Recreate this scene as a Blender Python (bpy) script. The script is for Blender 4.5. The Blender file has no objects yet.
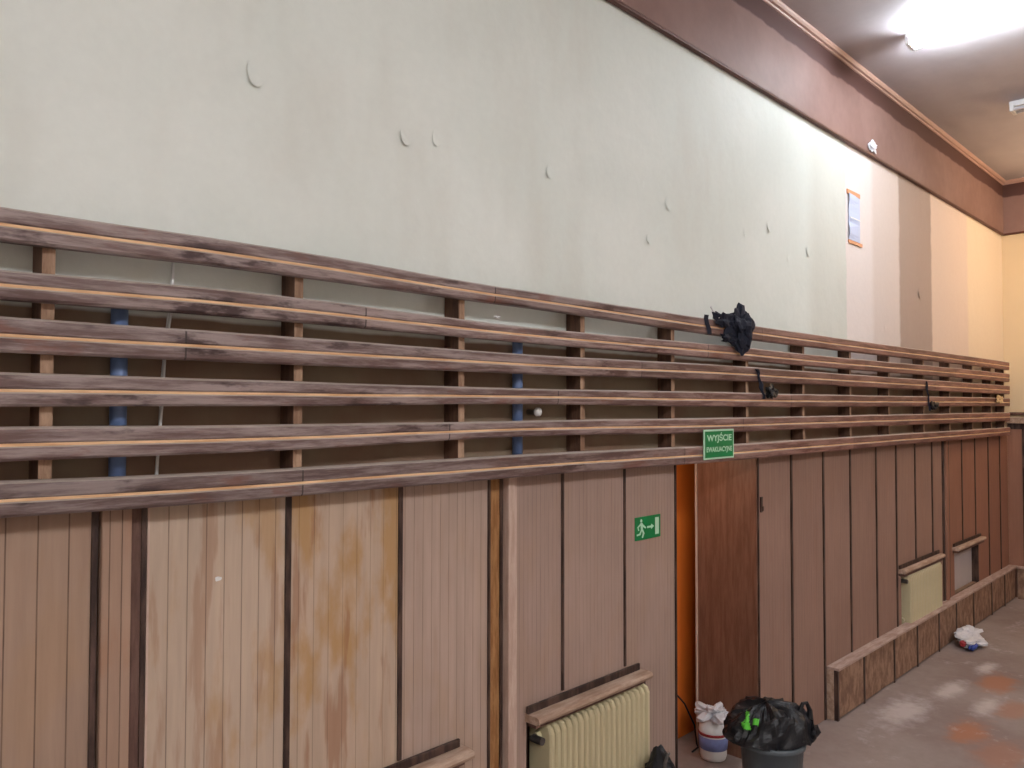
import bpy, bmesh, math, random
from mathutils import Vector, Matrix, noise
random.seed(7)
S = bpy.context.scene
COL = S.collection
PI = math.pi

# ------------------------------------------------------------------ camera
CAM = Vector((0, -2.5, 2.285))
yaw, pit, roll = [math.radians(a) for a in (44.595, 1.632, 0.091)]
F = 790.0
fw = Vector((math.cos(pit)*math.cos(yaw), math.cos(pit)*math.sin(yaw), math.sin(pit)))
r0 = Vector((math.sin(yaw), -math.cos(yaw), 0)); u0 = r0.cross(fw)
rr = math.cos(roll)*r0 + math.sin(roll)*u0
uu = -math.sin(roll)*r0 + math.cos(roll)*u0
cam = bpy.data.cameras.new('camera'); co = bpy.data.objects.new('camera', cam); COL.objects.link(co)
cam.sensor_width = 36; cam.lens = F*36/1024; cam.clip_start = .05
M = Matrix((rr, uu, -fw)).transposed().to_4x4(); M.translation = CAM
co.matrix_world = M
S.camera = co

# ------------------------------------------------------------------ materials
def srgb(r, g, b):
    f = lambda c: (c/255/12.92) if c/255 <= .04045 else ((c/255+.055)/1.055)**2.4
    return (f(r), f(g), f(b), 1)

class NT:
    def __init__(s, name):
        s.m = bpy.data.materials.new(name); s.m.use_nodes = True
        s.t = s.m.node_tree; s.b = s.t.nodes['Principled BSDF']
        s.tc = s.t.nodes.new('ShaderNodeTexCoord')
        s.sep = None
    def n(s, k, **kw):
        x = s.t.nodes.new(k)
        for a, v in kw.items(): setattr(x, a, v)
        return x
    def link(s, a, b): s.t.links.new(a, b)
    def inp(s, sock, v):
        if isinstance(v, (int, float)): sock.default_value = v
        elif isinstance(v, tuple): sock.default_value = v
        else: s.link(v, sock)
    def axis(s, i):
        if s.sep is None:
            s.sep = s.n('ShaderNodeSeparateXYZ'); s.link(s.tc.outputs['Object'], s.sep.inputs[0])
        return s.sep.outputs[i]
    def math(s, op, a, b=0.0, c=0.0, clamp=False):
        x = s.n('ShaderNodeMath', operation=op, use_clamp=clamp)
        s.inp(x.inputs[0], a); s.inp(x.inputs[1], b); s.inp(x.inputs[2], c); return x.outputs[0]
    def noise(s, scale, detail=4, stretch=(1, 1, 1), rough=.55, off=(0, 0, 0)):
        mp = s.n('ShaderNodeMapping'); mp.inputs['Scale'].default_value = stretch; mp.inputs['Location'].default_value = off
        s.link(s.tc.outputs['Object'], mp.inputs[0])
        x = s.n('ShaderNodeTexNoise'); x.inputs['Scale'].default_value = scale
        x.inputs['Detail'].default_value = detail; x.inputs['Roughness'].default_value = rough
        s.link(mp.outputs[0], x.inputs[0]); return x.outputs['Fac']
    def smooth(s, v, a, b):
        x = s.n('ShaderNodeMapRange', interpolation_type='SMOOTHSTEP')
        s.inp(x.inputs[0], v); x.inputs[1].default_value = a; x.inputs[2].default_value = b; return x.outputs[0]
    def mix(s, f, a, b, blend='MIX'):
        x = s.n('ShaderNodeMix', data_type='RGBA', blend_type=blend)
        s.inp(x.inputs[0], f); s.inp(x.inputs[6], a); s.inp(x.inputs[7], b); return x.outputs[2]
    def mul(s, col, fac):      # brightness multiply by scalar socket
        c = s.n('ShaderNodeCombineColor'); 
        for i in range(3): s.inp(c.inputs[i], fac)
        return s.mix(1.0, col, c.outputs[0], 'MULTIPLY')
    def bump(s, h, strength=.3, dist=.01):
        b = s.n('ShaderNodeBump'); b.inputs['Strength'].default_value = strength; b.inputs['Distance'].default_value = dist
        s.link(h, b.inputs['Height']); s.link(b.outputs[0], s.b.inputs['Normal'])
    def done(s, col, rough=.7, spec=.3, metal=0):
        s.inp(s.b.inputs['Base Color'], col); s.inp(s.b.inputs['Roughness'], rough)
        s.b.inputs['Specular IOR Level'].default_value = spec; s.b.inputs['Metallic'].default_value = metal
        return s.m

def plain(name, c, rough=.6, var=.15, scale=8, spec=.3, metal=0, bump=0):
    t = NT(name); n = t.noise(scale)
    f = t.math('MULTIPLY_ADD', n, var*2, 1-var)
    if bump: t.bump(t.noise(scale*6), bump)
    return t.done(t.mul(c, f), rough, spec, metal)

def make_plaster():
    t = NT('old_painted_plaster')
    x, z = t.axis(0), t.axis(2)
    base = t.mix(t.smooth(t.noise(.9, 5, off=(3, 1, 2)), .35, .7), srgb(218, 224, 218), srgb(228, 232, 227))
    base = t.mix(t.math('MULTIPLY', t.smooth(t.noise(1.4, 3, (1.6, 1, .5), off=(9, 4, 1)), .5, .72), .55), base, srgb(210, 211, 203))
    # slightly darker from a wavering line before the paint edge
    wob = t.math('MULTIPLY_ADD', t.noise(2.2, 3, (1, 1, .3)), .16, -.08)
    xx = t.math('ADD', x, wob)
    dk = t.math('MULTIPLY', t.smooth(xx, 5.55, 5.8), .5)
    base = t.mix(dk, base, srgb(198, 198, 188))
    def zone(col, a, w, base, wb=None):
        return t.mix(t.smooth(xx if wb is None else wb, a, a+w), base, col)
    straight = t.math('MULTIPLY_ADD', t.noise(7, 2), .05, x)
    base = zone(srgb(228, 219, 216), 6.33, .03, base, straight)
    base = zone(srgb(218, 206, 200), 6.85, .12, base, straight)
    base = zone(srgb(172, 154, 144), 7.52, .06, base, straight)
    base = zone(srgb(220, 202, 190), 8.42, .05, base, straight)
    base = zone(srgb(228, 212, 190), 9.62, .1, base, straight)
    # brown oil paint behind the slats, up to the second rail
    zz = t.math('MULTIPLY_ADD', t.noise(3, 3), .03, z)
    low = t.mix(t.smooth(t.noise(1.6, 4), .4, .65), srgb(134, 106, 88), srgb(146, 130, 110))
    base = t.mix(t.smooth(zz, 2.585, 2.57), base, low)
    f = t.math('MULTIPLY_ADD', t.noise(25, 4), .08, .96)
    t.bump(t.math('MULTIPLY_ADD', t.noise(5, 6), 1.0, t.math('MULTIPLY', t.noise(1.3, 3), 2.0)), .16, .03)
    return t.done(t.mul(base, f), .62, .25)

def beadboard(name, col, spacing=.065, line=.055, stain=0, stain_col=None, off=0.0, streak=.2, depth=.75):
    t = NT(name); x = t.axis(0)
    fr = t.math('FRACT', t.math('DIVIDE', t.math('ADD', x, off), spacing))
    d = t.math('ABSOLUTE', t.math('SUBTRACT', fr, .5))            # 0 centre of line
    ln = t.math('SUBTRACT', 1.0, t.smooth(d, 0, line))
    st = t.noise(3, 5, (9, 9, .6), off=(off*3, 0, off))
    fine = t.noise(14, 5, (6, 6, .4), off=(1, off, 0))
    c = t.mul(col, t.math('MULTIPLY_ADD', st, streak*2, 1-streak))
    c = t.mul(c, t.math('MULTIPLY_ADD', fine, .2, .9))
    blot = t.noise(2.2, 4, (1, 1, .8), off=(off, 2, 5))
    c = t.mul(c, t.math('MULTIPLY_ADD', blot, .3, .85))
    if stain:
        sm = t.math('MULTIPLY', t.smooth(t.noise(2.6, 5, (2.4, 2.4, .9), off=(off+2.1, 0, .7)), .50, .66), stain)
        c = t.mix(sm, c, stain_col or srgb(168, 126, 70))
        sm2 = t.math('MULTIPLY', t.smooth(t.noise(4, 5, (4, 4, .5), off=(off+7, 0, 4)), .56, .68), stain*.8)
        c = t.mix(sm2, c, srgb(140, 92, 62))
    c = t.mix(t.math('MULTIPLY', ln, t.math('MULTIPLY_ADD', t.noise(5, 3, (8, 8, 1)), .9, depth-.45)), c, srgb(70, 48, 38))
    t.bump(t.math('SUBTRACT', t.math('MULTIPLY', fine, .3), ln), .35, .004)
    return t.done(c, .62, .22)

def make_rail_mat():
    t = NT('weathered_stained_wood'); x, z = t.axis(0), t.axis(2)
    # each length of timber has its own tint
    cell = t.math('ADD', t.math('FLOOR', t.math('DIVIDE', t.math('ADD', x, t.math('MULTIPLY', t.math('FLOOR', t.math('MULTIPLY', z, 6.67)), 1.7)), 2.35)), t.math('MULTIPLY', t.math('FLOOR', t.math('MULTIPLY', z, 6.67)), 13.7))
    wn = t.n('ShaderNodeTexWhiteNoise', noise_dimensions='1D'); t.link(cell, wn.inputs['W'])
    g = t.noise(7, 6, (.45, 3, 5), .7)
    g2 = t.noise(3.5, 5, (.9, 2, 3), .65, (5, 3, 3))
    c = t.mix(t.smooth(g, .38, .62), srgb(96, 74, 70), srgb(148, 132, 129))
    c = t.mix(t.smooth(g2, .56, .68), c, srgb(62, 44, 43))
    c = t.mix(t.math('MULTIPLY', t.smooth(g2, .42, .3), .7), c, srgb(120, 76, 62))
    far = t.smooth(x, 1.5, 6.5)                                    # redder further on: warm light of the far end put into the colour
    red = t.mix(t.smooth(g, .36, .62), srgb(96, 56, 48), srgb(142, 98, 84))
    c = t.mix(t.math('MULTIPLY', far, .85), c, red)
    c = t.mul(c, t.math('MULTIPLY_ADD', wn.outputs[0], .4, .8))
    zi = t.math('FLOOR', t.math('MULTIPLY', z, 6.67))
    fr = t.math('FRACT', t.math('DIVIDE', t.math('ADD', x, t.math('MULTIPLY', zi, 1.7)), 2.35))
    c = t.mix(t.math('MULTIPLY', t.math('LESS_THAN', fr, .0025), .8), c, srgb(40, 28, 26))           # butt joints
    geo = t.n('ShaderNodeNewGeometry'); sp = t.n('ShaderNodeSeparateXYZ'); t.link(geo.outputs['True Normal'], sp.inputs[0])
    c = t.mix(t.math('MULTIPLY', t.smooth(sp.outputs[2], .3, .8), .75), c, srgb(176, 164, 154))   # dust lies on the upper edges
    t.bump(t.noise(20, 5, (.4, 3, 5)), .35, .004)
    return t.done(c, t.math('MULTIPLY_ADD', g, .3, .38), .4)

def make_dark_batten():
    t = NT('dark_brown_batten'); n = t.noise(8, 5, (3, 3, .6))
    c = t.mix(t.smooth(n, .4, .65), srgb(46, 32, 28), srgb(84, 64, 56))
    return t.done(c, .5, .3)

def make_raw(name, a, b, sc=(3, 3, .5), rough=.7):
    t = NT(name); n = t.noise(8, 6, sc, .7)
    c = t.mix(t.smooth(n, .35, .65), a, b); t.bump(n, .3, .004)
    return t.done(c, rough, .25)

def make_floor():
    t = NT('dusty_floor'); x, y = t.axis(0), t.axis(1)
    c = t.mix(t.smooth(t.noise(1.2, 5), .35, .65), srgb(138, 122, 117), srgb(154, 140, 134))
    c = t.mul(c, t.math('MULTIPLY_ADD', t.noise(18, 5), .22, .89))
    def spot(cx, cy, rx, ry, col, c, amt, lo=.42, sc=5):
        dx = t.math('DIVIDE', t.math('SUBTRACT', x, cx), rx); dy = t.math('DIVIDE', t.math('SUBTRACT', y, cy), ry)
        d = t.math('SQRT', t.math('ADD', t.math('MULTIPLY', dx, dx), t.math('MULTIPLY', dy, dy)))
        d = t.math('MULTIPLY_ADD', t.noise(sc, 5, off=(cx, cy, 0), rough=.65), 1.3, t.math('SUBTRACT', d, .65))
        return t.mix(t.math('MULTIPLY', t.smooth(d, 1.0, lo), amt), c, col)
    dust = srgb(196, 186, 184); org = srgb(172, 116, 86)
    c = spot(6.35, -.38, .55, .22, dust, c, .85, .1, 9)
    c = spot(7.1, -.5, .4, .13, dust, c, .85, .1, 9)
    c = spot(7.9, -.55, .3, .1, dust, c, .85, .1, 9)
    c = spot(6.9, -.8, .35, .12, dust, c, .85, .0, 9)
    c = spot(7.55, -.72, .38, .2, org, c, .75, .3)
    c = spot(6.28, -.84, .36, .17, org, c, .8, .3)
    c = spot(6.95, -.98, .3, .16, org, c, .5, .3)
    c = spot(6.0, -1.1, .4, .2, org, c, .45, .3)
    f2 = t.smooth(t.noise(2.4, 7, rough=.75, off=(4, 4, 0)), .56, .66)
    c = t.mix(t.math('MULTIPLY', f2, .35), c, dust)
    t.bump(t.noise(30, 4), .15, .004)
    return t.done(c, .8, .12)

def make_frieze():
    t = NT('brown_painted_frieze'); z = t.axis(2)
    c = t.mix(t.smooth(t.noise(1.5, 5), .35, .65), srgb(132, 104, 96), srgb(142, 114, 106))
    c = t.mul(c, t.math('MULTIPLY_ADD', t.noise(12, 4), .16, .92))
    # a darker strip along the top with a ragged lower edge
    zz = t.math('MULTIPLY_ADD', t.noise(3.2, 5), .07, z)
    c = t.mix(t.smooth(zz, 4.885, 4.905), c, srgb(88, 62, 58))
    return t.done(c, .6, .2)

def make_ceiling():
    t = NT('grey_ceiling_paint')
    c = t.mix(t.smooth(t.noise(.8, 5, (1, 2, 1)), .35, .65), srgb(186, 180, 184), srgb(198, 192, 194))
    c = t.mul(c, t.math('MULTIPLY_ADD', t.noise(6, 6), .12, .94))
    t.bump(t.noise(3, 4), .25, .03)
    return t.done(c, .55, .3)

PL = make_plaster(); RAIL = make_rail_mat(); BAT = make_dark_batten(); FLOOR = make_floor()
FRIEZE = make_frieze(); CEIL = make_ceiling()
RAW = make_raw('bare_orange_timber', srgb(200, 156, 116), srgb(232, 196, 156), (.5, 3, 5))
POST = make_raw('light_brown_timber', srgb(132, 102, 82), srgb(176, 146, 122))
POSTS = make_raw('shaded_post_side', srgb(74, 52, 42), srgb(104, 76, 60))  # side faces of the posts: their shade is put into this darker colour
OCHRE = make_raw('rough_ochre_timber', srgb(132, 90, 52), srgb(168, 124, 80), (6, 6, .8))
PINKB = make_raw('pale_pinkish_board', srgb(176, 148, 134), srgb(196, 172, 158))
BROWNB = make_raw('brown_side_board', srgb(86, 62, 54), srgb(110, 84, 74))
SHELF = make_raw('worn_shelf_board', srgb(152, 124, 106), srgb(186, 162, 144), (.6, 3, 3))
DUSTY = make_raw('dusty_top_board', srgb(158, 132, 122), srgb(188, 166, 156), (.6, 3, 3))
P_LEFT = beadboard('beadboard_brown', srgb(154, 129, 112), .078, .04, .12, off=.02)
P_PIL = beadboard('beadboard_pilaster', srgb(158, 130, 112), .034, .08, .3, srgb(150, 96, 60), off=.01)
P_BIG1 = beadboard('beadboard_pale_stained', srgb(184, 163, 145), .060, .045, .5, off=.53, depth=.65)
P_BIG2 = beadboard('beadboard_ochre_stained', srgb(182, 159, 140), .060, .035, .7, off=.2, depth=.5)
P_BIG3 = beadboard('beadboard_pinkish', srgb(172, 149, 136), .045, .06, .12, off=.9, depth=.5)
P_MID = beadboard('panel_board_mauve', srgb(160, 136, 125), .028, .10, .08, off=.4, streak=.14, depth=.3)
P_FAR = beadboard('panel_board_reddish', srgb(146, 117, 104), .04, .08, .12, srgb(130, 88, 66), off=1.3, streak=.14, depth=.15)
P_END = beadboard('panel_board_brown', srgb(146, 106, 88), .04, .1, .1, srgb(130, 84, 60), off=1.9, streak=.14, depth=.2)
JAMB = make_raw('brown_varnished_lining', srgb(108, 74, 58), srgb(128, 92, 74), (4, 4, .4), .45)
ORANGE = plain('orange_wall_paint', srgb(214, 112, 40), .6, .08, 3)
CREAMW = plain('cream_wall_paint', srgb(222, 200, 164), .6, .06, 2)
ROOMW = plain('beige_wall_paint', srgb(190, 180, 168), .7, .06, 1)
CREAM = plain('cream_radiator_enamel', srgb(196, 184, 150), .4, .08, 10)
BLUE = plain('blue_pipe_paint', srgb(96, 116, 156), .4, .1, 10)
WHITE = plain('white_plastic', srgb(225, 225, 225), .4, .06, 10)
PAPERW = plain('crumpled_white_film', srgb(214, 214, 220), .35, .12, 14)
BLACK = plain('black_plastic_film', srgb(20, 21, 26), .45, .3, 12, .35)
BLACKC = plain('black_cloth', srgb(30, 33, 46), .75, .3, 12, .2)
BIN = plain('dark_grey_bin_plastic', srgb(84, 92, 98), .45, .2, 6)
GREEN = plain('sign_green', srgb(0, 118, 62), .4, .05, 10)
SIGNW = plain('sign_pale_green_white', srgb(176, 214, 188), .4, .05, 10)
MOULD = plain('lighter_moulding_paint', srgb(186, 152, 140), .45, .1, 8)
TRIMD = plain('dark_moulding_paint', srgb(92, 58, 50), .5, .2, 8)
METAL = plain('grey_metal', srgb(110, 106, 104), .35, .1, 8, .5, .8)
LIMEG = plain('lime_green_print', srgb(90, 190, 60), .5, .05, 5)
BLUEP = plain('blue_print', srgb(50, 72, 150), .4, .15, 25)
LABEL = plain('pale_blue_label', srgb(120, 132, 184), .5, .3, 30)
REDP = plain('red_print', srgb(150, 50, 55), .4, .1, 10)
TAPE = plain('orange_tape', srgb(214, 150, 110), .5, .1, 20)
WGREY = plain('niche_plaster', srgb(186, 178, 178), .7, .1, 5)

def emis(name, col, st):
    m = bpy.data.materials.new(name); m.use_nodes = True; b = m.node_tree.nodes['Principled BSDF']
    b.inputs['Base Color'].default_value = (.8, .8, .8, 1)
    b.inputs['Emission Color'].default_value = col; b.inputs['Emission Strength'].default_value = st; return m
TUBE = emis('lit_cool_white_tube', (.86, .93, 1, 1), 240)
TUBE2 = emis('lit_white_tube', (.97, .98, 1, 1), 480)
TUBEOFF = plain('unlit_tube_glass', srgb(225, 228, 235), .2, .02, 5)
BULB = emis('warm_bulb', (1, .72, .46, 1), 650)
BULB2 = emis('corridor_bulb', (1, .85, .65, 1), 90)

# ------------------------------------------------------------------ mesh helpers
def box(bm, x0, x1, y0, y1, z0, z1):
    v = [bm.verts.new((x, y, z)) for x in (x0, x1) for y in (y0, y1) for z in (z0, z1)]
    for f in ((0, 1, 3, 2), (4, 6, 7, 5), (0, 4, 5, 1), (2, 3, 7, 6), (0, 2, 6, 4), (1, 5, 7, 3)):
        bm.faces.new([v[i] for i in f])
def tube(bm, pts, r, seg=10, cap=True):
    pts = [Vector(p) for p in pts]; rings = []
    for i, p in enumerate(pts):
        d = (pts[min(i+1, len(pts)-1)] - pts[max(i-1, 0)]).normalized()
        a = d.orthogonal().normalized() if i == 0 else (prev - d*prev.dot(d)).normalized()
        prev = a; b = d.cross(a)
        rad = r[i] if isinstance(r, (list, tuple)) else r
        rings.append([bm.verts.new(p + (a*math.cos(t)+b*math.sin(t))*rad) for t in [2*PI*k/seg for k in range(seg)]])
    for A, B in zip(rings, rings[1:]):
        for k in range(seg): bm.faces.new((A[k], A[(k+1) % seg], B[(k+1) % seg], B[k]))
    if cap: bm.faces.new(rings[0][::-1]); bm.faces.new(rings[-1])
def lathe(bm, prof, cx=0, cy=0, seg=28):
    rings = [[bm.verts.new((cx+r*math.cos(2*PI*k/seg), cy+r*math.sin(2*PI*k/seg), z)) for k in range(seg)] for r, z in prof]
    for A, B in zip(rings, rings[1:]):
        for k in range(seg): bm.faces.new((A[k], A[(k+1) % seg], B[(k+1) % seg], B[k]))
    bm.faces.new(rings[0][::-1]); bm.faces.new(rings[-1])
def extrude_profile(bm, stations):     # list of loops of (x,y,z)
    rings = [[bm.verts.new(p) for p in loop] for loop in stations]; n = len(rings[0])
    for A, B in zip(rings, rings[1:]):
        for k in range(n): bm.faces.new((A[k], A[(k+1) % n], B[(k+1) % n], B[k]))
    bm.faces.new(rings[0][::-1]); bm.faces.new(rings[-1])
def obj(name, bm, mat, parent=None, bevel=0, smooth=False):
    bmesh.ops.recalc_face_normals(bm, faces=bm.faces)
    me = bpy.data.meshes.new(name); bm.to_mesh(me); bm.free()
    me.materials.append(mat)
    if smooth: me.polygons.foreach_set('use_smooth', [True]*len(me.polygons))
    o = bpy.data.objects.new(name, me); COL.objects.link(o)
    if parent:
        o.parent = parent; o.matrix_parent_inverse = Matrix.Translation(-parent.location)
    if bevel:
        b = o.modifiers.new('bevel', 'BEVEL'); b.width = bevel; b.segments = 2; b.limit_method = 'ANGLE'
    return o
def BM(*boxes):
    bm = bmesh.new()
    for b in boxes: box(bm, *b)
    return bm
def tag(o, label, cat, group=None, kind=None):
    o['label'] = label; o['category'] = cat
    if group: o['group'] = group
    if kind: o['kind'] = kind
    return o
def thing(name, label, cat, loc, group=None):
    o = bpy.data.objects.new(name, None); COL.objects.link(o); o.location = loc; o.empty_display_size = .1
    return tag(o, label, cat, group)
def struct(name, bm, mat, bevel=0):
    o = obj(name, bm, mat, None, bevel); o['kind'] = 'structure'; return o
def setparent(o, p): o.parent = p; o.matrix_parent_inverse = Matrix.Translation(-p.location)
def crumple(center, size, seed=0, amp=.35, freq=2.2, sub=3, sharp=True):
    rnd = random.Random(seed); bm = bmesh.new()
    bmesh.ops.create_icosphere(bm, subdivisions=min(sub, 4), radius=1)
    s = Vector((seed*7.3, seed*3.1, seed*1.7))
    for v in bm.verts:
        d = v.co.normalized()
        n = noise.noise(d*freq*.7+s)*1.2+.5*noise.noise(d*freq*1.8+s)+.16*(rnd.random()-.5)
        if sharp: n -= .5*abs(noise.noise(d*freq*1.1-s))
        w = d*(1+amp*n)
        v.co = Vector((w.x*size[0], w.y*size[1], w.z*size[2])) + Vector(center)
    return bm

# ------------------------------------------------------------------ room shell
XE = 11.12; ZC = 5.055; XS = -3.5; YR = -7.5
DOOR = (3.815, 4.762, 0, 2.03)
NICHES = [(1.50, 2.20, .05, .86), (2.60, 3.52, .05, .87), (7.38, 8.36, .32, .84), (8.92, 9.80, .37, .84)]
def wall_cells(openings, x0, x1, z0, z1, y0, y1):
    xs = sorted({x0, x1, *[o[0] for o in openings], *[o[1] for o in openings]})
    bm = bmesh.new()
    for a, b in zip(xs, xs[1:]):
        cuts = sorted([(o[2], o[3]) for o in openings if o[0] <= a+1e-6 and o[1] >= b-1e-6])
        z = z0
        for c in cuts:
            if c[0] > z: box(bm, a, b, y0, y1, z, c[0])
            z = c[1]
        box(bm, a, b, y0, y1, z, z1)
    return bm
wbm = wall_cells([DOOR]+NICHES, XS, XE, 0, ZC, 0, .14)
for a, b in ((XS, DOOR[0]), (DOOR[1], XE)): box(wbm, a, b, .14, .41, 0, ZC)
box(wbm, DOOR[0], DOOR[1], .14, .41, DOOR[3], ZC)
# plaster blisters and lifted paint flakes are part of the wall surface
def blister(x, z, r, tilt=.3):
    n = 20
    c = wbm.verts.new((x, -.003, z)); ring = []
    for k in range(n):
        t = 2*PI*k/n; rad = r*(1+.08*math.sin(3*t+x))
        lift = .5+.5*math.cos(t-math.radians(235))       # lower left edge stands off the wall
        ring.append((wbm.verts.new((x+rad*math.cos(t)*.8, -.0008-tilt*.8*r*lift**2.2, z+rad*math.sin(t))),
                     wbm.verts.new((x+rad*math.cos(t)*.8, .002-.001, z+rad*math.sin(t)))))
    for k in range(n):
        A, B = ring[k], ring[(k+1) % n]
        wbm.faces.new((c, A[0], B[0]))
        if .5+.5*math.cos(2*PI*(k+.5)/n-math.radians(235)) < .35: wbm.faces.new((A[0], A[1], B[1], B[0]))
for x, z, r, t in ((1.285, 3.42, .045, .36), (1.925, 3.36, .036, .50), (2.09, 3.395, .034, .22), (2.79, 3.405, .034, .25), (3.60, 3.205, .026, .42),
                   (3.80, 3.44, .04, .14), (5.01, 3.505, .035, .35), (4.68, 3.415, .025, .3), (5.62, 3.43, .04, .25), (5.3, 3.33, .025, .25),
                   (3.55, 3.5, .02, .2), (8.05, 3.36, .04, .4), (7.15, 2.98, .03, .4)):
    blister(x, z, r, t)
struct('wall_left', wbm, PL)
struct('floor', BM((XS, XE+.2, YR-.2, 1.6, -.1, 0)), FLOOR)
struct('ceiling', BM((XS, XE+.2, YR-.2, .44, ZC, ZC+.1)), CEIL)
struct('wall_back', BM((XE, XE+.2, YR-.2, .44, 0, ZC)), CREAMW)
struct('wall_right', BM((XS, XE, YR-.2, YR, 0, ZC)), ROOMW)
struct('wall_front', BM((XS-.2, XS, YR-.2, .44, 0, ZC)), ROOMW)
# what lies behind the doorway
struct('wall_corridor', BM((3.2, 6.2, .55, .63, 0, 2.6)), ORANGE)
struct('ceiling_corridor', BM((3.2, 6.2, .44, .63, 2.6, 2.7)), ROOMW)
# the frieze band and its mouldings
FP = .028
struct('trim_1', BM((XS, XE-FP, -FP, 0, 4.40, ZC), (XE-FP, XE, YR, 0, 4.40, ZC)), FRIEZE)
tb = bmesh.new()
pb = ((0, 4.392), (.008, 4.394), (.011, 4.403), (.006, 4.412), (0, 4.414), (-.02, 4.414), (-.02, 4.392))
extrude_profile(tb, [[(x, -FP-e, z) for e, z in pb] for x in (XS, XE-FP-.01)])
extrude_profile(tb, [[(XE-FP-e, y, z) for e, z in pb] for y in (YR, -.02)])
struct('trim_2', tb, TRIMD)
tb = bmesh.new()
prof = ((0, ZC-.045), (.01, ZC-.042), (.014, ZC-.032), (.030, ZC-.028), (.040, ZC-.015), (.044, ZC-.007), (.044, ZC), (0, ZC))
extrude_profile(tb, [[(x, -FP-e, z) for e, z in prof] for x in (XS, XE-FP)])
extrude_profile(tb, [[(XE-FP-e, y, z) for e, z in prof] for y in (YR, -FP)])
struct('trim_3', tb, MOULD)

# ------------------------------------------------------------------ doorway lining
d = bmesh.new()
box(d, 4.75, 4.762, -.03, .41, 0, 2.03); box(d, 3.815, 3.825, -.0, .41, 0, 2.03); box(d, 3.825, 4.75, -.0, .41, 2.015, 2.03)
struct('trim_4', d, JAMB)
d = BM((4.738, 4.75, .402, .415, 0, 2.015)); struct('trim_5', d, PINKB, .002)
L = thing('bulkhead_lamp', 'small round lamp under the lintel of the doorway, out of sight', 'lamp', (4.25, .3, 2.0))
bm = bmesh.new(); lathe(bm, [(.05, 1.995), (.06, 2.0), (.06, 2.015)], 4.25, .3, 16); obj('lamp_base', bm, WHITE, L)
bm = bmesh.new(); lathe(bm, [(.01, 1.955), (.035, 1.96), (.045, 1.975), (.04, 1.995)], 4.25, .3, 16); obj('globe', bm, BULB2, L)

# ------------------------------------------------------------------ slatted rack
rack = thing('slatted_wall_rack', 'long rack of six dark stained horizontal rails on short posts, fixed across the wall', 'wall rack', (5, 0, 1.9))
st_x = (.40, 1.23, 2.40, 4.37, 10.6)
tops = ((2.868, 2.703, 2.582, 2.437, 2.295, 2.156), (2.874, 2.718, 2.583, 2.434, 2.289, 2.142), (2.858, 2.699, 2.579, 2.429, 2.288, 2.141),
        (2.858, 2.714, 2.597, 2.437, 2.286, 2.126), (2.885, 2.748, 2.606, 2.458, 2.290, 2.115))
bots = ((2.778, 2.626, 2.489, 2.347, 2.205, 2.061), (2.789, 2.634, 2.489, 2.35, 2.203, 2.049), (2.785, 2.63, 2.493, 2.361, 2.22, 2.045),
        (2.767, 2.632, 2.506, 2.349, 2.199, 2.03), (2.79, 2.65, 2.503, 2.362, 2.189, 2.022))
def rail_z(tab, i, x):
    if x <= st_x[0]: return tab[0][i]-.065
    for k in range(len(st_x)-1):
        if x <= st_x[k+1]:
            t = (x-st_x[k])/(st_x[k+1]-st_x[k]); t = t*t*(3-2*t)
            return tab[k][i]*(1-t)+tab[k+1][i]*t-.065
    return tab[-1][i]-.065
for i in range(6):
    xs = [-2.2+.25*k for k in range(52)] + [10.80]
    up, lo, gr = [], [], []
    for k, x in enumerate(xs):
        w = .003*noise.noise(Vector((x*2.1, i*5, 0)))
        T, B = rail_z(tops, i, x)+w, rail_z(bots, i, x)+w*.5
        m = B+(T-B)*.47; e = .007; g = .0040
        up.append([(x, -.09, m+g), (x, -.127, m+g), (x, -.131, m+g+.004), (x, -.131, T-.011), (x, -.1295, T-.007), (x, -.124, T-.0025), (x, -.116, T), (x, -.09, T)])
        lo.append([(x, -.09, B), (x, -.122, B), (x, -.129, B+e), (x, -.131, m-g-.004), (x, -.127, m-g), (x, -.09, m-g)])
        gr.append([(x, -.092, m-g), (x, -.1275, m-g), (x, -.1275, m+g), (x, -.092, m+g)])
    bm = bmesh.new(); extrude_profile(bm, up); extrude_profile(bm, lo)
    r = obj('rail', bm, RAIL, rack)
    bm = bmesh.new(); extrude_profile(bm, gr)
    g = obj('groove_strip', bm, RAW, None); g.parent = r; g['label'] = 'pale orange bare wood line along the rail'
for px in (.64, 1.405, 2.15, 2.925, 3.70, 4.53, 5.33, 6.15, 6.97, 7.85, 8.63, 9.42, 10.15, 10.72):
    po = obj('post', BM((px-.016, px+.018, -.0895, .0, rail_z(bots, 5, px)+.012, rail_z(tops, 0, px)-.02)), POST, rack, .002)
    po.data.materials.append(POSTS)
    for f in po.data.polygons: f.material_index = 1 if abs(f.normal.x) > .5 else 0
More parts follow.
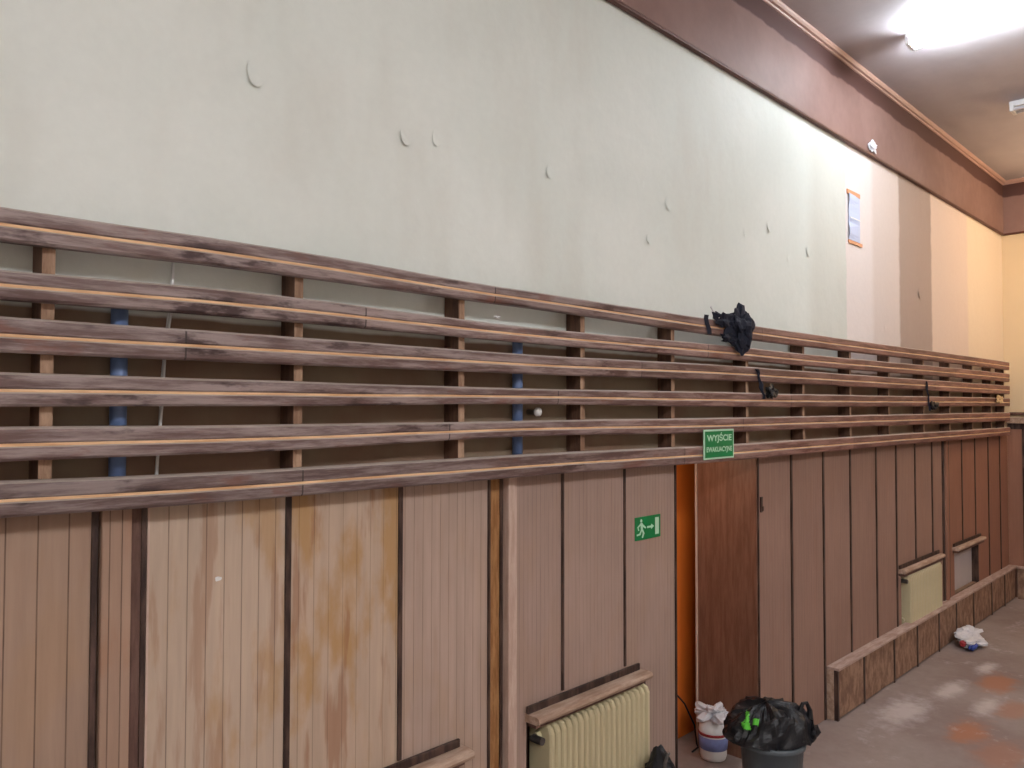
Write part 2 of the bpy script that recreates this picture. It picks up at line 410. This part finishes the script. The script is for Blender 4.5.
# pipes behind the slats
for px, lab in ((.845, 'blue painted pipe behind the slats near the left edge of the photo'), (2.535, 'blue painted pipe behind the slats above the wooden pilaster')):
    p = thing('vertical_pipe', lab, 'pipe', (px, -.035, 0), 'blue pipes behind the rack')
    bm = bmesh.new(); tube(bm, [(px, -.035, 0.6 if px > 5 else 2.0), (px, -.035, 2.60)], .024, 14); obj('pipe_run', bm, BLUE, p, smooth=True)
    bm = bmesh.new(); tube(bm, [(px, -.035, 2.33), (px, -.035, 2.36)], .028, 14); box(bm, px-.005, px+.005, -.03, .0, 2.338, 2.352); obj('pipe_clip', bm, METAL, p)
bm = bmesh.new(); tube(bm, [(1.005, -.02, 2.76), (1.0, -.03, 2.6), (.985, -.018, 2.45), (.975, -.028, 2.3), (.965, -.02, 2.1), (.96, -.02, 1.96)], .005, 8)
tube(bm, [(1.012, -.012, 2.76), (.99, -.022, 2.55), (.977, -.012, 2.35), (.968, -.014, 2.0)], .003, 8)
tag(obj('hanging_cable', bm, WHITE, smooth=True), 'thin white cable hanging behind the slats at the left', 'cable')
# small white cap between the slats
p = thing('wall_socket_cap', 'small round white cap between the slats, left of the green text sign', 'cap', (2.58, -.06, 2.26))
bm = bmesh.new(); tube(bm, [(2.64, 0, 2.26), (2.64, -.05, 2.26)], .012, 12); obj('stem', bm, METAL, p)
bm = bmesh.new(); tube(bm, [(2.64, -.05, 2.26), (2.64, -.056, 2.26), (2.64, -.07, 2.26), (2.64, -.076, 2.26)], [.014, .02, .02, .012], 16); obj('cap', bm, WHITE, p, smooth=True)

# ------------------------------------------------------------------ lower panelling
PF = -.03; PT = 1.985
def panelling(label, x, panels, battens, zb=.0):
    t = thing('wall_panelling', label, 'panelling', (x, 0, 0), 'timber panelling below the rack')
    for x0, x1, mat, cuts in panels:
        bm = bmesh.new()
        xs = sorted({x0, x1, *[min(max(c[0], x0), x1) for c in cuts], *[min(max(c[1], x0), x1) for c in cuts]})
        for a, b in zip(xs, xs[1:]):
            z = zb
            for c in cuts:
                if c[0] <= a+1e-6 and c[1] >= b-1e-6:
                    z = c[3]
            box(bm, a, b, PF, 0, z, PT)
        obj('panel', bm, mat, t)
    for bx, w, z0 in battens:
        obj('batten', BM((bx-w/2, bx+w/2, PF-.008, PF, z0, PT)), BAT, t, .002)
    return t
N = NICHES
t1 = panelling('brown beadboard panelling at the left edge of the photo', -.5, [(-2.6, -1.2, P_LEFT, []), (-1.2, -.2, P_LEFT, []), (-.2, .785, P_LEFT, [])], [(-1.2, .02, 0), (-.2, .02, 0), (.787, .018, 0)])
t2 = panelling('three wide pale beadboard panels with ochre stains, left of the rough ochre post', 1.6,
    [(.935, 1.406, P_BIG1, []), (1.406, 1.887, P_BIG2, [N[0]]), (1.887, 2.362, P_BIG3, [N[0]])], [(1.406, .022, 0), (1.887, .02, .925), (2.362, .014, 0)])
obj('edge_strip', BM((.935, .942, PF-.004, PF, 0, PT)), PINKB, t2)
t3 = panelling('mauve panels carrying the running man sign, above the cream radiator', 3.2,
    [(2.53, 2.844, P_MID, [N[1]]), (2.844, 3.333, P_MID, [N[1]]), (3.333, 3.815, P_MID, [N[1]])], [(2.844, .016, .95), (3.333, .016, .95), (3.807, .016, 0)])
t4 = panelling('reddish brown panels right of the doorway, up to the far pilaster', 6.5,
    [(a, b, P_FAR, [N[2]]) for a, b in zip((4.762, 5.249, 5.772, 6.271, 6.813, 7.278, 7.766, 8.245), (5.249, 5.772, 6.271, 6.813, 7.278, 7.766, 8.245, 8.55))],
    [(4.77, .016, 0)]+[(b, .026, 0 if b < 7.28 or b > 8.4 else .9) for b in (5.249, 5.772, 6.271, 6.813, 7.278, 7.766, 8.245)])
t5 = panelling('brown panels at the far end of the wall, round the empty niche', 9.8,
    [(a, b, P_END, [N[3]]) for a, b in zip((8.68, 9.211, 9.69, 10.22, 10.72), (9.211, 9.69, 10.22, 10.72, XE-.03))], [(b, .026, z) for b, z in ((8.75, 0), (9.211, .9), (9.69, .9), (10.22, 0), (10.72, 0))])
# pilasters between the sections
p = thing('pilaster', 'narrow brown beaded pilaster with dark edges at the left of the photo', 'pilaster', (.86, 0, 0), 'pilasters between the panelling')
obj('face_board', BM((.802, .885, -.05, 0, 0, PT)), P_PIL, p, .004)
obj('side_board', BM((.889, .918, -.030, 0, 0, PT)), BROWNB, p); obj('edge_batten', BM((.918, .932, -.036, 0, 0, PT)), BAT, p)
p = thing('pilaster', 'pilaster of a rough ochre post beside a pale board, left of the radiator', 'pilaster', (2.45, 0, 0), 'pilasters between the panelling')
bm = bmesh.new(); box(bm, 2.372, 2.448, -.016, 0, 0, PT); obj('rough_post', bm, OCHRE, p)
bm = bmesh.new(); rz = [i*.06 for i in range(int(PT/.06)+1)]+[PT]
extrude_profile(bm, [[(2.442+.006*noise.noise(Vector((z*7, 1, 0))), -.022, z), (2.458, -.022, z), (2.458, 0, z), (2.44, 0, z)] for z in rz]); obj('torn_edge', bm, BAT, p)
obj('face_board', BM((2.462, 2.50, -.055, 0, 0, PT)), PINKB, p, .004); obj('inner_board', BM((2.503, 2.528, -.042, 0, 0, PT)), PINKB, p, .003)
p = thing('pilaster', 'dark brown pilaster with a worn pale edge between the two far niches', 'pilaster', (8.6, 0, 0), 'pilasters between the panelling')
obj('face_board', BM((8.555, 8.60, -.04, 0, 0, PT)), BAT, p, .003); obj('edge_board', BM((8.604, 8.67, -.06, 0, 0, PT)), P_END, p, .004)

# ------------------------------------------------------------------ end wall wainscot
t = thing('wall_panelling', 'timber panelling on the end wall beyond the rack, under a cream rail', 'panelling', (XE, -1, 0), 'timber panelling below the rack')
ys = [-.032, -.20, -.42, -.64, -.86, -1.08, -1.3, -1.75, -2.2, -2.65, -3.2]
for a, b in zip(ys, ys[1:]): obj('panel', BM((XE-.03, XE, b, a, 0, 2.02)), P_END, t)
for a in ys[1:]: obj('batten', BM((XE-.038, XE-.03, a-.013, a+.013, 0, 2.02)), BAT, t)
obj('cap_rail', BM((XE-.08, XE, -3.2, -.033, 2.09, 2.16)), SHELF, t, .005)
obj('backing_strip', BM((XE-.03, XE, -3.2, -.033, 2.02, 2.09)), BAT, t)
obj('top_moulding', BM((XE-.05, XE, -3.2, -.033, 2.19, 2.225)), BROWNB, t, .004)

# ------------------------------------------------------------------ boxing along the floor
def boxing(label, loc, front, along, z1=.385):
    return thing('floor_boxing', label, 'boxing', loc, 'boxing along the floor')
t = thing('floor_boxing', 'low brown timber boxing along the floor right of the bin, open end towards it', 'boxing', (8, -.07, 0), 'boxing along the floor')
bx = [5.82, 6.30, 6.95, 7.52, 8.12, 8.66, 9.25, 9.95, 10.5, XE-.14]
BFR = make_raw('boxing_front_board', srgb(112, 84, 68), srgb(156, 126, 106), (2, 2, 1))
for k, (a, b) in enumerate(zip(bx, bx[1:])):
    obj('front_board', BM((a+.006, b-.006, -.112, -.098, .015, .362)), BFR, t, .003)
for a in bx[1:-1]: obj('joint_strip', BM((a-.012, a+.012, -.118, -.112, .0, .362)), BAT, t)
obj('top_board', BM((5.80, XE-.03, -.125, -.031, .362, .382)), DUSTY, t, .004)
obj('end_board', BM((5.80, 5.813, -.085, -.031, .0, .362)), SHELF, t, .002)
obj('end_post', BM((5.80, 5.822, -.115, -.086, .0, .362)), BAT, t)
t = thing('floor_boxing', 'low brown boxing along the foot of the end wall', 'boxing', (XE-.07, -1.5, 0), 'boxing along the floor')
obj('front_board', BM((XE-.112, XE-.098, -3.2, -.13, 0, .362)), BFR, t, .003)
obj('top_board', BM((XE-.125, XE-.038, -3.2, -.13, .362, .382)), DUSTY, t, .004)
for a in (-.5, -1.1, -1.7, -2.3, -2.9): obj('joint_strip', BM((XE-.118, XE-.112, a-.012, a+.012, 0, .362)), BAT, t)

# ------------------------------------------------------------------ niches, shelves and radiators
def shelf(label, x0, x1, z, w=.09):
    s = thing('niche_shelf', label, 'shelf', ((x0+x1)/2, -.05, z), 'shelves over the radiator niches')
    bm = bmesh.new()
    y = PF-w
    pr = ((PF, z-.03), (y+.012, z-.03), (y+.003, z-.022), (y, z-.012), (y+.006, z+.002), (y+.02, z+.006), (PF, z+.006))
    extrude_profile(bm, [[(x, yy, zz) for yy, zz in pr] for x in (x0, x1)])
    obj('board', bm, SHELF, s)
    obj('dark_batten', BM((x0, x1-.02, PF-.022, PF-.0085, z+.0065, z+.04)), BAT, s, .003)
    obj('under_strip', BM((x0+.02, x1-.02, PF-.05, PF-.0, z-.055, z-.031)), BROWNB, s)
shelf('worn shelf with dark top strip at the bottom edge, left of the ochre post', 1.42, 2.205, .885)
shelf('worn wooden shelf directly above the large cream radiator', 2.59, 3.46, .905)
shelf('pale wooden shelf over the niche with the distant cream radiator', 7.30, 8.40, .865, .07)
shelf('pale wooden shelf over the empty grey niche at the far end', 8.85, 9.84, .865, .07)
def radiator(label, x0, x1, z0, z1, first=None):
    r = thing('radiator', label, 'radiator', ((x0+x1)/2, -.01, z0), 'cream ribbed radiators')
    n = int(round((x1-x0)/.042)); dx = (x1-x0)/n
    def section():
        bm = bmesh.new(); w = dx*.36; x = x0+dx/2
        lp = lambda s, z, e: [(x-w*s, -.075+e, z), (x-w*s*.6, -.085+e, z), (x+w*s*.6, -.085+e, z), (x+w*s, -.075+e, z), (x+w*s, .05-e, z), (x-w*s, .05-e, z)]
        extrude_profile(bm, [lp(.5, z0, .035), lp(.9, z0+.012, .012), lp(1, z0+.035, 0), lp(1, z1-.04, 0), lp(.92, z1-.014, .012), lp(.5, z1, .04)])
        return bm
    s0 = obj('radiator_section', section(), CREAM, r)
    for k in range(1, n):
        c = s0.copy(); COL.objects.link(c); setparent(c, r); c.location = (dx*k, 0, 0)
    for z in (z0+.06, z1-.06):
        bm = bmesh.new(); tube(bm, [(x0-.02, -.01, z), (x1+.02, -.01, z)], .02, 12); obj('header_pipe', bm, CREAM, r)
    bm = bmesh.new(); tube(bm, [(x0-.02, -.01, z1-.06), (x0-.045, -.01, z1-.06)], .015, 10); tube(bm, [(x0-.035, -.01, z1-.06), (x0-.035, -.07, z1-.06)], .018, 10)
    obj('valve', bm, METAL, r)
radiator('large cream ribbed radiator below the worn shelf, left of the doorway', 2.70, 3.49, .10, .835)
radiator('distant cream radiator in the niche left of the dark far pilaster', 7.46, 8.34, .34, .81)
# niche linings seen from inside
for k, (n, mat) in enumerate(zip(NICHES, (BAT, BAT, BROWNB, WGREY))):
    bm = BM((n[0], n[1], .04 if k == 3 else .13, .139, n[2], n[3]))
    struct('trim_%d' % (6+2*k), bm, mat); yb = .0395 if k == 3 else .13
    bm = BM((n[0]+.001, n[1]-.001, -.028, yb, n[3]-.008, n[3]-.001), (n[1]-.007, n[1]-.001, -.028, yb, n[2], n[3]-.008), (n[0]+.001, n[0]+.007, -.028, yb, n[2], n[3]-.008))
    struct('trim_%d' % (7+2*k), bm, BAT)

# ------------------------------------------------------------------ signs
def text_mesh(txt, w, h, name, mat, parent, loc):
    cu = bpy.data.curves.new('t', 'FONT'); cu.body = txt; cu.size = 1; cu.extrude = .0; cu.offset = .03
    o = bpy.data.objects.new('t', cu); COL.objects.link(o); bpy.context.view_layer.update()
    me = bpy.data.meshes.new_from_object(o.evaluated_get(bpy.context.evaluated_depsgraph_get()))
    bpy.data.objects.remove(o)
    xs = [v.co.x for v in me.vertices]; ys_ = [v.co.y for v in me.vertices]
    x0, x1, y0, y1 = min(xs), max(xs), min(ys_), max(ys_)
    for v in me.vertices: v.co = Vector(((v.co.x-x0)/(x1-x0)*w+loc[0], loc[1], (v.co.y-y0)/(y1-y0)*h+loc[2]))
    me.name = name; me.materials.clear(); me.materials.append(mat)
    n = bpy.data.objects.new(name, me); COL.objects.link(n); setparent(n, parent); return n
sx, sz, sw, sh, sy = 3.935, 1.985, .335, .17, -.140
s = thing('exit_text_sign', 'green rectangular sign with two lines of white text, fixed to the lowest slats', 'sign', (sx+sw/2, sy, sz))
obj('plate', BM((sx, sx+sw, sy, sy+.006, sz, sz+sh)), SIGNW, s, .001)
obj('green_field', BM((sx+.012, sx+sw-.012, sy-.001, sy, sz+.01, sz+sh-.01)), GREEN, s)
text_mesh('WYJŚCIE', sw-.06, .06, 'upper_lettering', SIGNW, s, (sx+.03, sy-.002, sz+.092))
text_mesh('EWAKUACYJNE', sw-.05, .038, 'lower_lettering', SIGNW, s, (sx+.025, sy-.002, sz+.033))
obj('fixing_strip', BM((sx+.1, sx+.13, sy+.006, -.1315, sz+.02, sz+.07), (sx+.2, sx+.23, sy+.006, -.1315, sz+.02, sz+.07)), METAL, s)
ex, ez, ew, eh, ey = 3.425, 1.578, .235, .122, -.0325
s = thing('running_man_sign', 'green pictogram sign of a running figure and a doorway, on the mauve panel', 'sign', (ex+ew/2, ey, ez))
obj('plate', BM((ex, ex+ew, ey, ey+.0024, ez, ez+eh)), GREEN, s)
def poly(bm, pts, y): bm.faces.new([bm.verts.new((ex+px*ew, y, ez+pz*eh)) for px, pz in pts])
bm = bmesh.new(); y = ey-.001
poly(bm, [(.235+.04*math.cos(a*PI/6), .83+.075*math.sin(a*PI/6)) for a in range(12)], y)
poly(bm, [(.20, .74), (.28, .74), (.30, .45), (.22, .42)], y)
poly(bm, [(.27, .72), (.30, .68), (.42, .52), (.40, .46), (.30, .56)], y)
poly(bm, [(.20, .72), (.22, .64), (.13, .55), (.16, .42), (.12, .42), (.08, .58)], y)
poly(bm, [(.24, .45), (.30, .45), (.36, .28), (.30, .08), (.25, .10), (.29, .28)], y)
poly(bm, [(.22, .45), (.27, .42), (.20, .22), (.06, .20), (.06, .27), (.16, .29)], y)
obj('running_figure', bm, SIGNW, s)
bm = bmesh.new(); poly(bm, [(.46, .47), (.62, .47), (.62, .40), (.74, .52), (.62, .64), (.62, .56), (.46, .56)], y); obj('arrow', bm, SIGNW, s)
bm = bmesh.new(); poly(bm, [(.78, .14), (.93, .14), (.93, .88), (.78, .88)], y); obj('door_symbol', bm, SIGNW, s)

# ------------------------------------------------------------------ paper and small bits on the wall
s = thing('paper_notice', 'bluish white paper sheet taped high on the wall with orange tape', 'paper', (6.48, -.004, 3.62))
bm = bmesh.new(); sta = []
for k in range(9):
    z = 3.63+.37*k/8; b = .012*math.sin(k*1.1)+.004
    sta.append([(6.36-.0*k, -.004-abs(b), z), (6.60, -.005, z), (6.60, -.002, z), (6.36, -.001-abs(b), z)])
extrude_profile(bm, sta); obj('sheet', bm, plain('bluish_paper', srgb(196, 208, 236), .6, .06, 6), s)
obj('tape', BM((6.34, 6.6, -.009, -.001, 3.995, 4.03)), TAPE, s); obj('tape', BM((6.36, 6.64, -.009, -.001, 3.60, 3.625)), TAPE, s)
obj('printed_line', BM((6.37, 6.59, -.0185, -.0165, 3.80, 3.81)), WHITE, s)
tag(obj('paper_scrap', crumple((6.80, -.045, 4.47), (.085, .014, .045), 3, .6), PAPERW), 'torn pale scrap stuck to the lower edge of the brown frieze', 'scrap')
tag(obj('paper_scrap', crumple((1.16, PF-.002, 1.73), (.012, .002, .007), 4, .4, sub=2), WHITE), 'tiny white sticker on the pale stained panel', 'scrap')
tag(obj('paint_flake', crumple((2.31, -.133, 2.66), (.02, .008, .006), 5, .4, sub=2), WHITE), 'tiny white flake on the second slat near the middle of the rack', 'flake')
tag(obj('door_latch', BM((4.80, 4.825, -.040, -.03, 1.60, 1.70), (4.805, 4.82, -.05, -.04, 1.61, 1.64)), BAT, bevel=.002), 'small dark metal latch plate on the panel right of the doorway', 'latch')

# ------------------------------------------------------------------ black things hanging on the rails
b = thing('black_cloth_bundle', 'crumpled black cloth bundle hung over the top rail above the green text sign', 'cloth', (4.3, -.15, 2.75), 'black rags on the rack')
bm = crumple((4.33, -.155, 2.765), (.125, .05, .13), 11, .55, 1.9, 4)
obj('folded_body', bm, BLACKC, b)
obj('loose_flap', crumple((4.15, -.15, 2.795), (.095, .022, .045), 12, .7, 2.0, 3), BLACKC, b)
obj('lower_flap', crumple((4.20, -.15, 2.69), (.085, .025, .035), 14, .7, 2.0, 3), BLACKC, b)
bm = bmesh.new(); tube(bm, [(4.02, -.137, 2.86), (4.05, -.142, 2.83), (4.09, -.15, 2.80)], .006, 6); obj('white_tag', bm, WHITE, b)
bm = bmesh.new(); extrude_profile(bm, [[(3.97+.02*math.sin(z*40), -.134, z), (4.01+.02*math.sin(z*40), -.139, z), (4.01+.02*math.sin(z*40), -.134, z)] for z in (2.70, 2.73, 2.76, 2.79, 2.81)]); obj('tie', bm, BLACKC, b)
def hanging(label, x, z0, z1, seed):
    b = thing('black_strap', label, 'strap', (x, -.14, z0), 'black rags on the rack')
    bm = bmesh.new(); n = 8; st = []
    for k in range(n+1):
        z = z1+(z0-z1)*k/n; xx = x-.05+.09*k/n+.01*math.sin(k*2); w = .022+.01*math.sin(k*1.3+seed)
        st.append([(xx-w, -.137, z), (xx, -.146, z), (xx+w, -.137, z), (xx, -.133, z)])
    extrude_profile(bm, st); obj('strap', bm, BLACKC, b)
    obj('knot', crumple((x+.085, -.16, z0+.045), (.055, .03, .04), seed, .6, 2, 3), BLACK, b)
hanging('small black strap with a knot hanging over the middle slats right of the text sign', 4.62, 2.335, 2.52, 2)
hanging('small black rag hanging on the middle slats near the far end', 7.82, 2.25, 2.52, 5)
tag(obj('rag', crumple((10.25, -.15, 2.375), (.11, .02, .04), 8, .7, 2, 3), plain('pale_rag_cloth', srgb(196, 170, 130), .7, .4, 20)), 'small pale rag caught on a slat at the far end of the rack', 'rag')

# ------------------------------------------------------------------ floor things
bx_, by_ = 4.04, -.48
b = thing('waste_bin', 'dark grey round plastic bin standing in front of the doorway', 'bin', (bx_, by_, 0))
bm = bmesh.new(); lathe(bm, [(.125, 0), (.13, .01), (.163, .475), (.173, .48), (.176, .50), (.173, .51), (.162, .51), (.157, .47), (.12, .02)], bx_, by_, 36)
obj('bin_body', bm, BIN, b, smooth=True)
s = thing('black_refuse_bag', 'shiny black plastic bag with a green print, stuffed in the grey bin', 'bag', (bx_, by_, .44))
# bag: dome with folds draped over the rim
bm = bmesh.new(); seg = 60; rings = []
RH, FH = Vector((.702, -.712, 0)), Vector((.712, .702, 0))
TOPZ, BASE = .70, .535
for j in range(19):
    q = j/18; ring = []
    for k in range(seg):
        th = 2*PI*k/seg; cx_, sx_ = math.cos(th), math.sin(th)
        fold = noise.noise(Vector((cx_*1.6, sx_*1.6, q*1.2+4)))
        fine = abs(noise.noise(Vector((cx_*4, sx_*4, q*3+3))))
        rad = .205*math.cos(q*PI/2)**.62*(1+.22*fold-.16*fine)
        if q == 1: rad = 0
        sag = max(0, noise.noise(Vector((cx_*1.7, sx_*1.7, 9))))*.06+.008
        z = BASE-sag*(1-q)**2+(TOPZ-BASE)*math.sin(q*PI/2)**1.1+.05*fold*(1-q*.4)-.03*fine
        z += .03*cx_*q*(1-q)*2                       # a touch higher to the right
        P = Vector((bx_, by_, z))+RH*(rad*cx_*1.16-.03)+FH*(rad*sx_*.9); ring.append(bm.verts.new(P))
    rings.append(ring)
for A, B in zip(rings, rings[1:]):
    for k in range(seg): bm.faces.new((A[k], A[(k+1) % seg], B[(k+1) % seg], B[k]))
bmesh.ops.remove_doubles(bm, verts=bm.verts, dist=.0005)
bagf = bm.copy()
obj('bag_body', bm, BLACK, s)
bm = bmesh.new()                                   # tied handle loop, upper right
hx, hy = bx_+.10, by_-.12
pts = [(hx-.02, hy, .60), (hx-.018, hy, .66), (hx-.005, hy-.01, .70), (hx+.02, hy-.02, .70), (hx+.035, hy-.03, .66), (hx+.03, hy-.03, .58)]
tube(bm, pts, [.02, .014, .010, .010, .014, .024], 8); obj('handle', bm, BLACK, s)
obj('loose_corner', crumple((bx_+.125, by_-.155, .555), (.05, .045, .07), 21, .5, 2, 3), BLACK, s)
# green print: the faces of the bag inside two slanted patches, lifted a millimetre
bmesh.ops.subdivide_edges(bagf, edges=bagf.edges[:], cuts=2, use_grid_fill=True)
bagf.normal_update()
def inpatch(p):
    a = p-Vector((bx_, by_, 0)); ang = math.degrees(math.atan2(a.dot(FH), a.dot(RH)+.03)) % 360
    h = p.z
    return (200 < ang+(h-.62)*150 < 216 and .585 < h < .665) or (222 < ang < 236 and .615 < h < .645)
kill = [f for f in bagf.faces if not inpatch(f.calc_center_median())]
bmesh.ops.delete(bagf, geom=kill, context='FACES')
for v in bagf.verts: v.co += v.normal*.002
if len(bagf.faces): obj('green_print', bagf, LIMEG, s)

# white canister in the doorway
jx, jy = 4.63, .22
s = thing('plastic_canister', 'white plastic canister with a blue and red label behind the bin', 'canister', (jx, jy, 0))
bm = bmesh.new(); lathe(bm, [(.06, 0), (.078, .008), (.085, .03), (.088, .10), (.094, .18), (.088, .225), (.05, .25), (.035, .26)], jx, jy, 28); obj('canister_body', bm, WHITE, s, smooth=True)
bm = bmesh.new(); lathe(bm, [(.0865, .075), (.0895, .076), (.0955, .155), (.092, .156)], jx, jy, 28); obj('label_band', bm, LABEL, s, smooth=True)
bm = bmesh.new(); lathe(bm, [(.092, .165), (.0960, .166), (.0955, .182), (.09, .183)], jx, jy, 28); obj('red_stripe', bm, REDP, s, smooth=True)
bm = bmesh.new(); lathe(bm, [(.036, .255), (.04, .26), (.04, .285), (.03, .29)], jx, jy, 20); obj('cap', bm, WHITE, s, smooth=True)
tag(obj('crumpled_film', crumple((jx-.03, jy-.02, .305), (.10, .08, .05), 31, .8, 2.2, 4), PAPERW), 'crumpled white plastic film lying on top of the canister behind the bin', 'plastic film')
# black sack at the lower edge
s = thing('black_sack', 'black plastic sack by the panel edge left of the doorway, cut off by the photo', 'bag', (3.52, -.25, 0))
obj('sack_body', crumple((3.43, -.20, .265), (.12, .12, .28), 43, .3, 1.8, 4), BLACK, s)
bm = bmesh.new(); tube(bm, [(3.33, -.27, .46), (3.34, -.27, .53), (3.38, -.26, .555), (3.42, -.24, .54)], .008, 8); obj('tie_strip', bm, METAL, s)
# cable on the doorway
bm = bmesh.new(); tube(bm, [(3.86, .34, .95), (4.1, .36, .72), (4.35, .375, .5), (4.55, .385, .33), (4.68, .39, .15), (4.70, .385, .02), (4.69, .37, .007), (4.6, .36, .007)], .006, 8)
tag(obj('power_cable', bm, BLACK, smooth=True), 'thin black cable hanging down in the doorway by the orange wall', 'cable')
# crumpled pack on the floor
s = thing('crumpled_pack', 'crumpled white plastic pack with blue and red print on the floor by the boxing', 'packaging', (8.5, -.27, 0))
obj('pack_body', crumple((8.5, -.27, .062), (.20, .12, .055), 51, .4, 2, 4), PAPERW, s)
obj('torn_top', crumple((8.60, -.24, .10), (.15, .09, .04), 52, .6, 2, 4), PAPERW, s)
obj('blue_print', crumple((8.36, -.335, .04), (.10, .03, .03), 53, .3, 2, 3), BLUEP, s)
obj('red_print', crumple((8.29, -.27, .07), (.03, .03, .03), 54, .3, 2, 3), REDP, s)

# ------------------------------------------------------------------ ceiling lamps
def batten_light(label, x, y, mat, h=.58):
    t = thing('tube_light', label, 'ceiling light', (x, y, ZC), 'tube lights on the ceiling')
    obj('housing', BM((x-.04, x+.04, y-h-.04, y+h+.04, ZC-.05, ZC)), WHITE, t, .006)
    for dx in (-.055, .055):
        bm = bmesh.new(); tube(bm, [(x+dx, y-h, ZC-.08), (x+dx, y+h, ZC-.08)], .015, 10)
        obj('tube_lamp', bm, mat, t, smooth=True)
    for yy in (-h-.03, h):
        obj('lamp_holder', BM((x-.075, x+.075, y+yy, y+yy+.03, ZC-.1, ZC-.04)), WHITE, t, .004)
    return t
batten_light('glaring lit tube light on the ceiling at the top right', 6.2, -.93, TUBE, .38)
batten_light('unlit white tube light at the right edge beyond the glaring lamp', 8.25, -1.35, TUBEOFF)
batten_light('lit tube light above and behind the camera, left of the room', .6, -5.2, TUBE2)
batten_light('lit tube light near the middle of the room, outside the photo', 3.6, -5.2, TUBE2)
batten_light('lit tube light nearest the entrance end, outside the photo', -2.4, -5.2, TUBE2)
t = thing('pendant_bulb', 'warm bare bulb on a short flex near the end wall', 'lamp', (9.9, -1.9, 4.5))
bm = bmesh.new(); tube(bm, [(9.9, -1.9, 4.62), (9.9, -1.9, 5.0)], .006, 8); obj('flex', bm, BLACK, t)
bm = bmesh.new(); lathe(bm, [(.01, 4.46), (.05, 4.47), (.065, 4.51), (.055, 4.56), (.025, 4.60)], 9.9, -1.9, 20); obj('bulb', bm, BULB, t, smooth=True)
bm = bmesh.new(); lathe(bm, [(.026, 4.60), (.026, 4.64), (.012, 4.65)], 9.9, -1.9, 16); obj('bulb_holder', bm, WHITE, t)

# ------------------------------------------------------------------ world and view
w = bpy.data.worlds.new('world'); S.world = w; w.use_nodes = True
w.node_tree.nodes['Background'].inputs[0].default_value = (.6, .65, .75, 1); w.node_tree.nodes['Background'].inputs[1].default_value = .0
S.view_settings.view_transform = 'Standard'; S.view_settings.look = 'None'; S.view_settings.gamma = 1
S.view_settings.use_curve_mapping = False
S.view_settings.exposure = -0.08
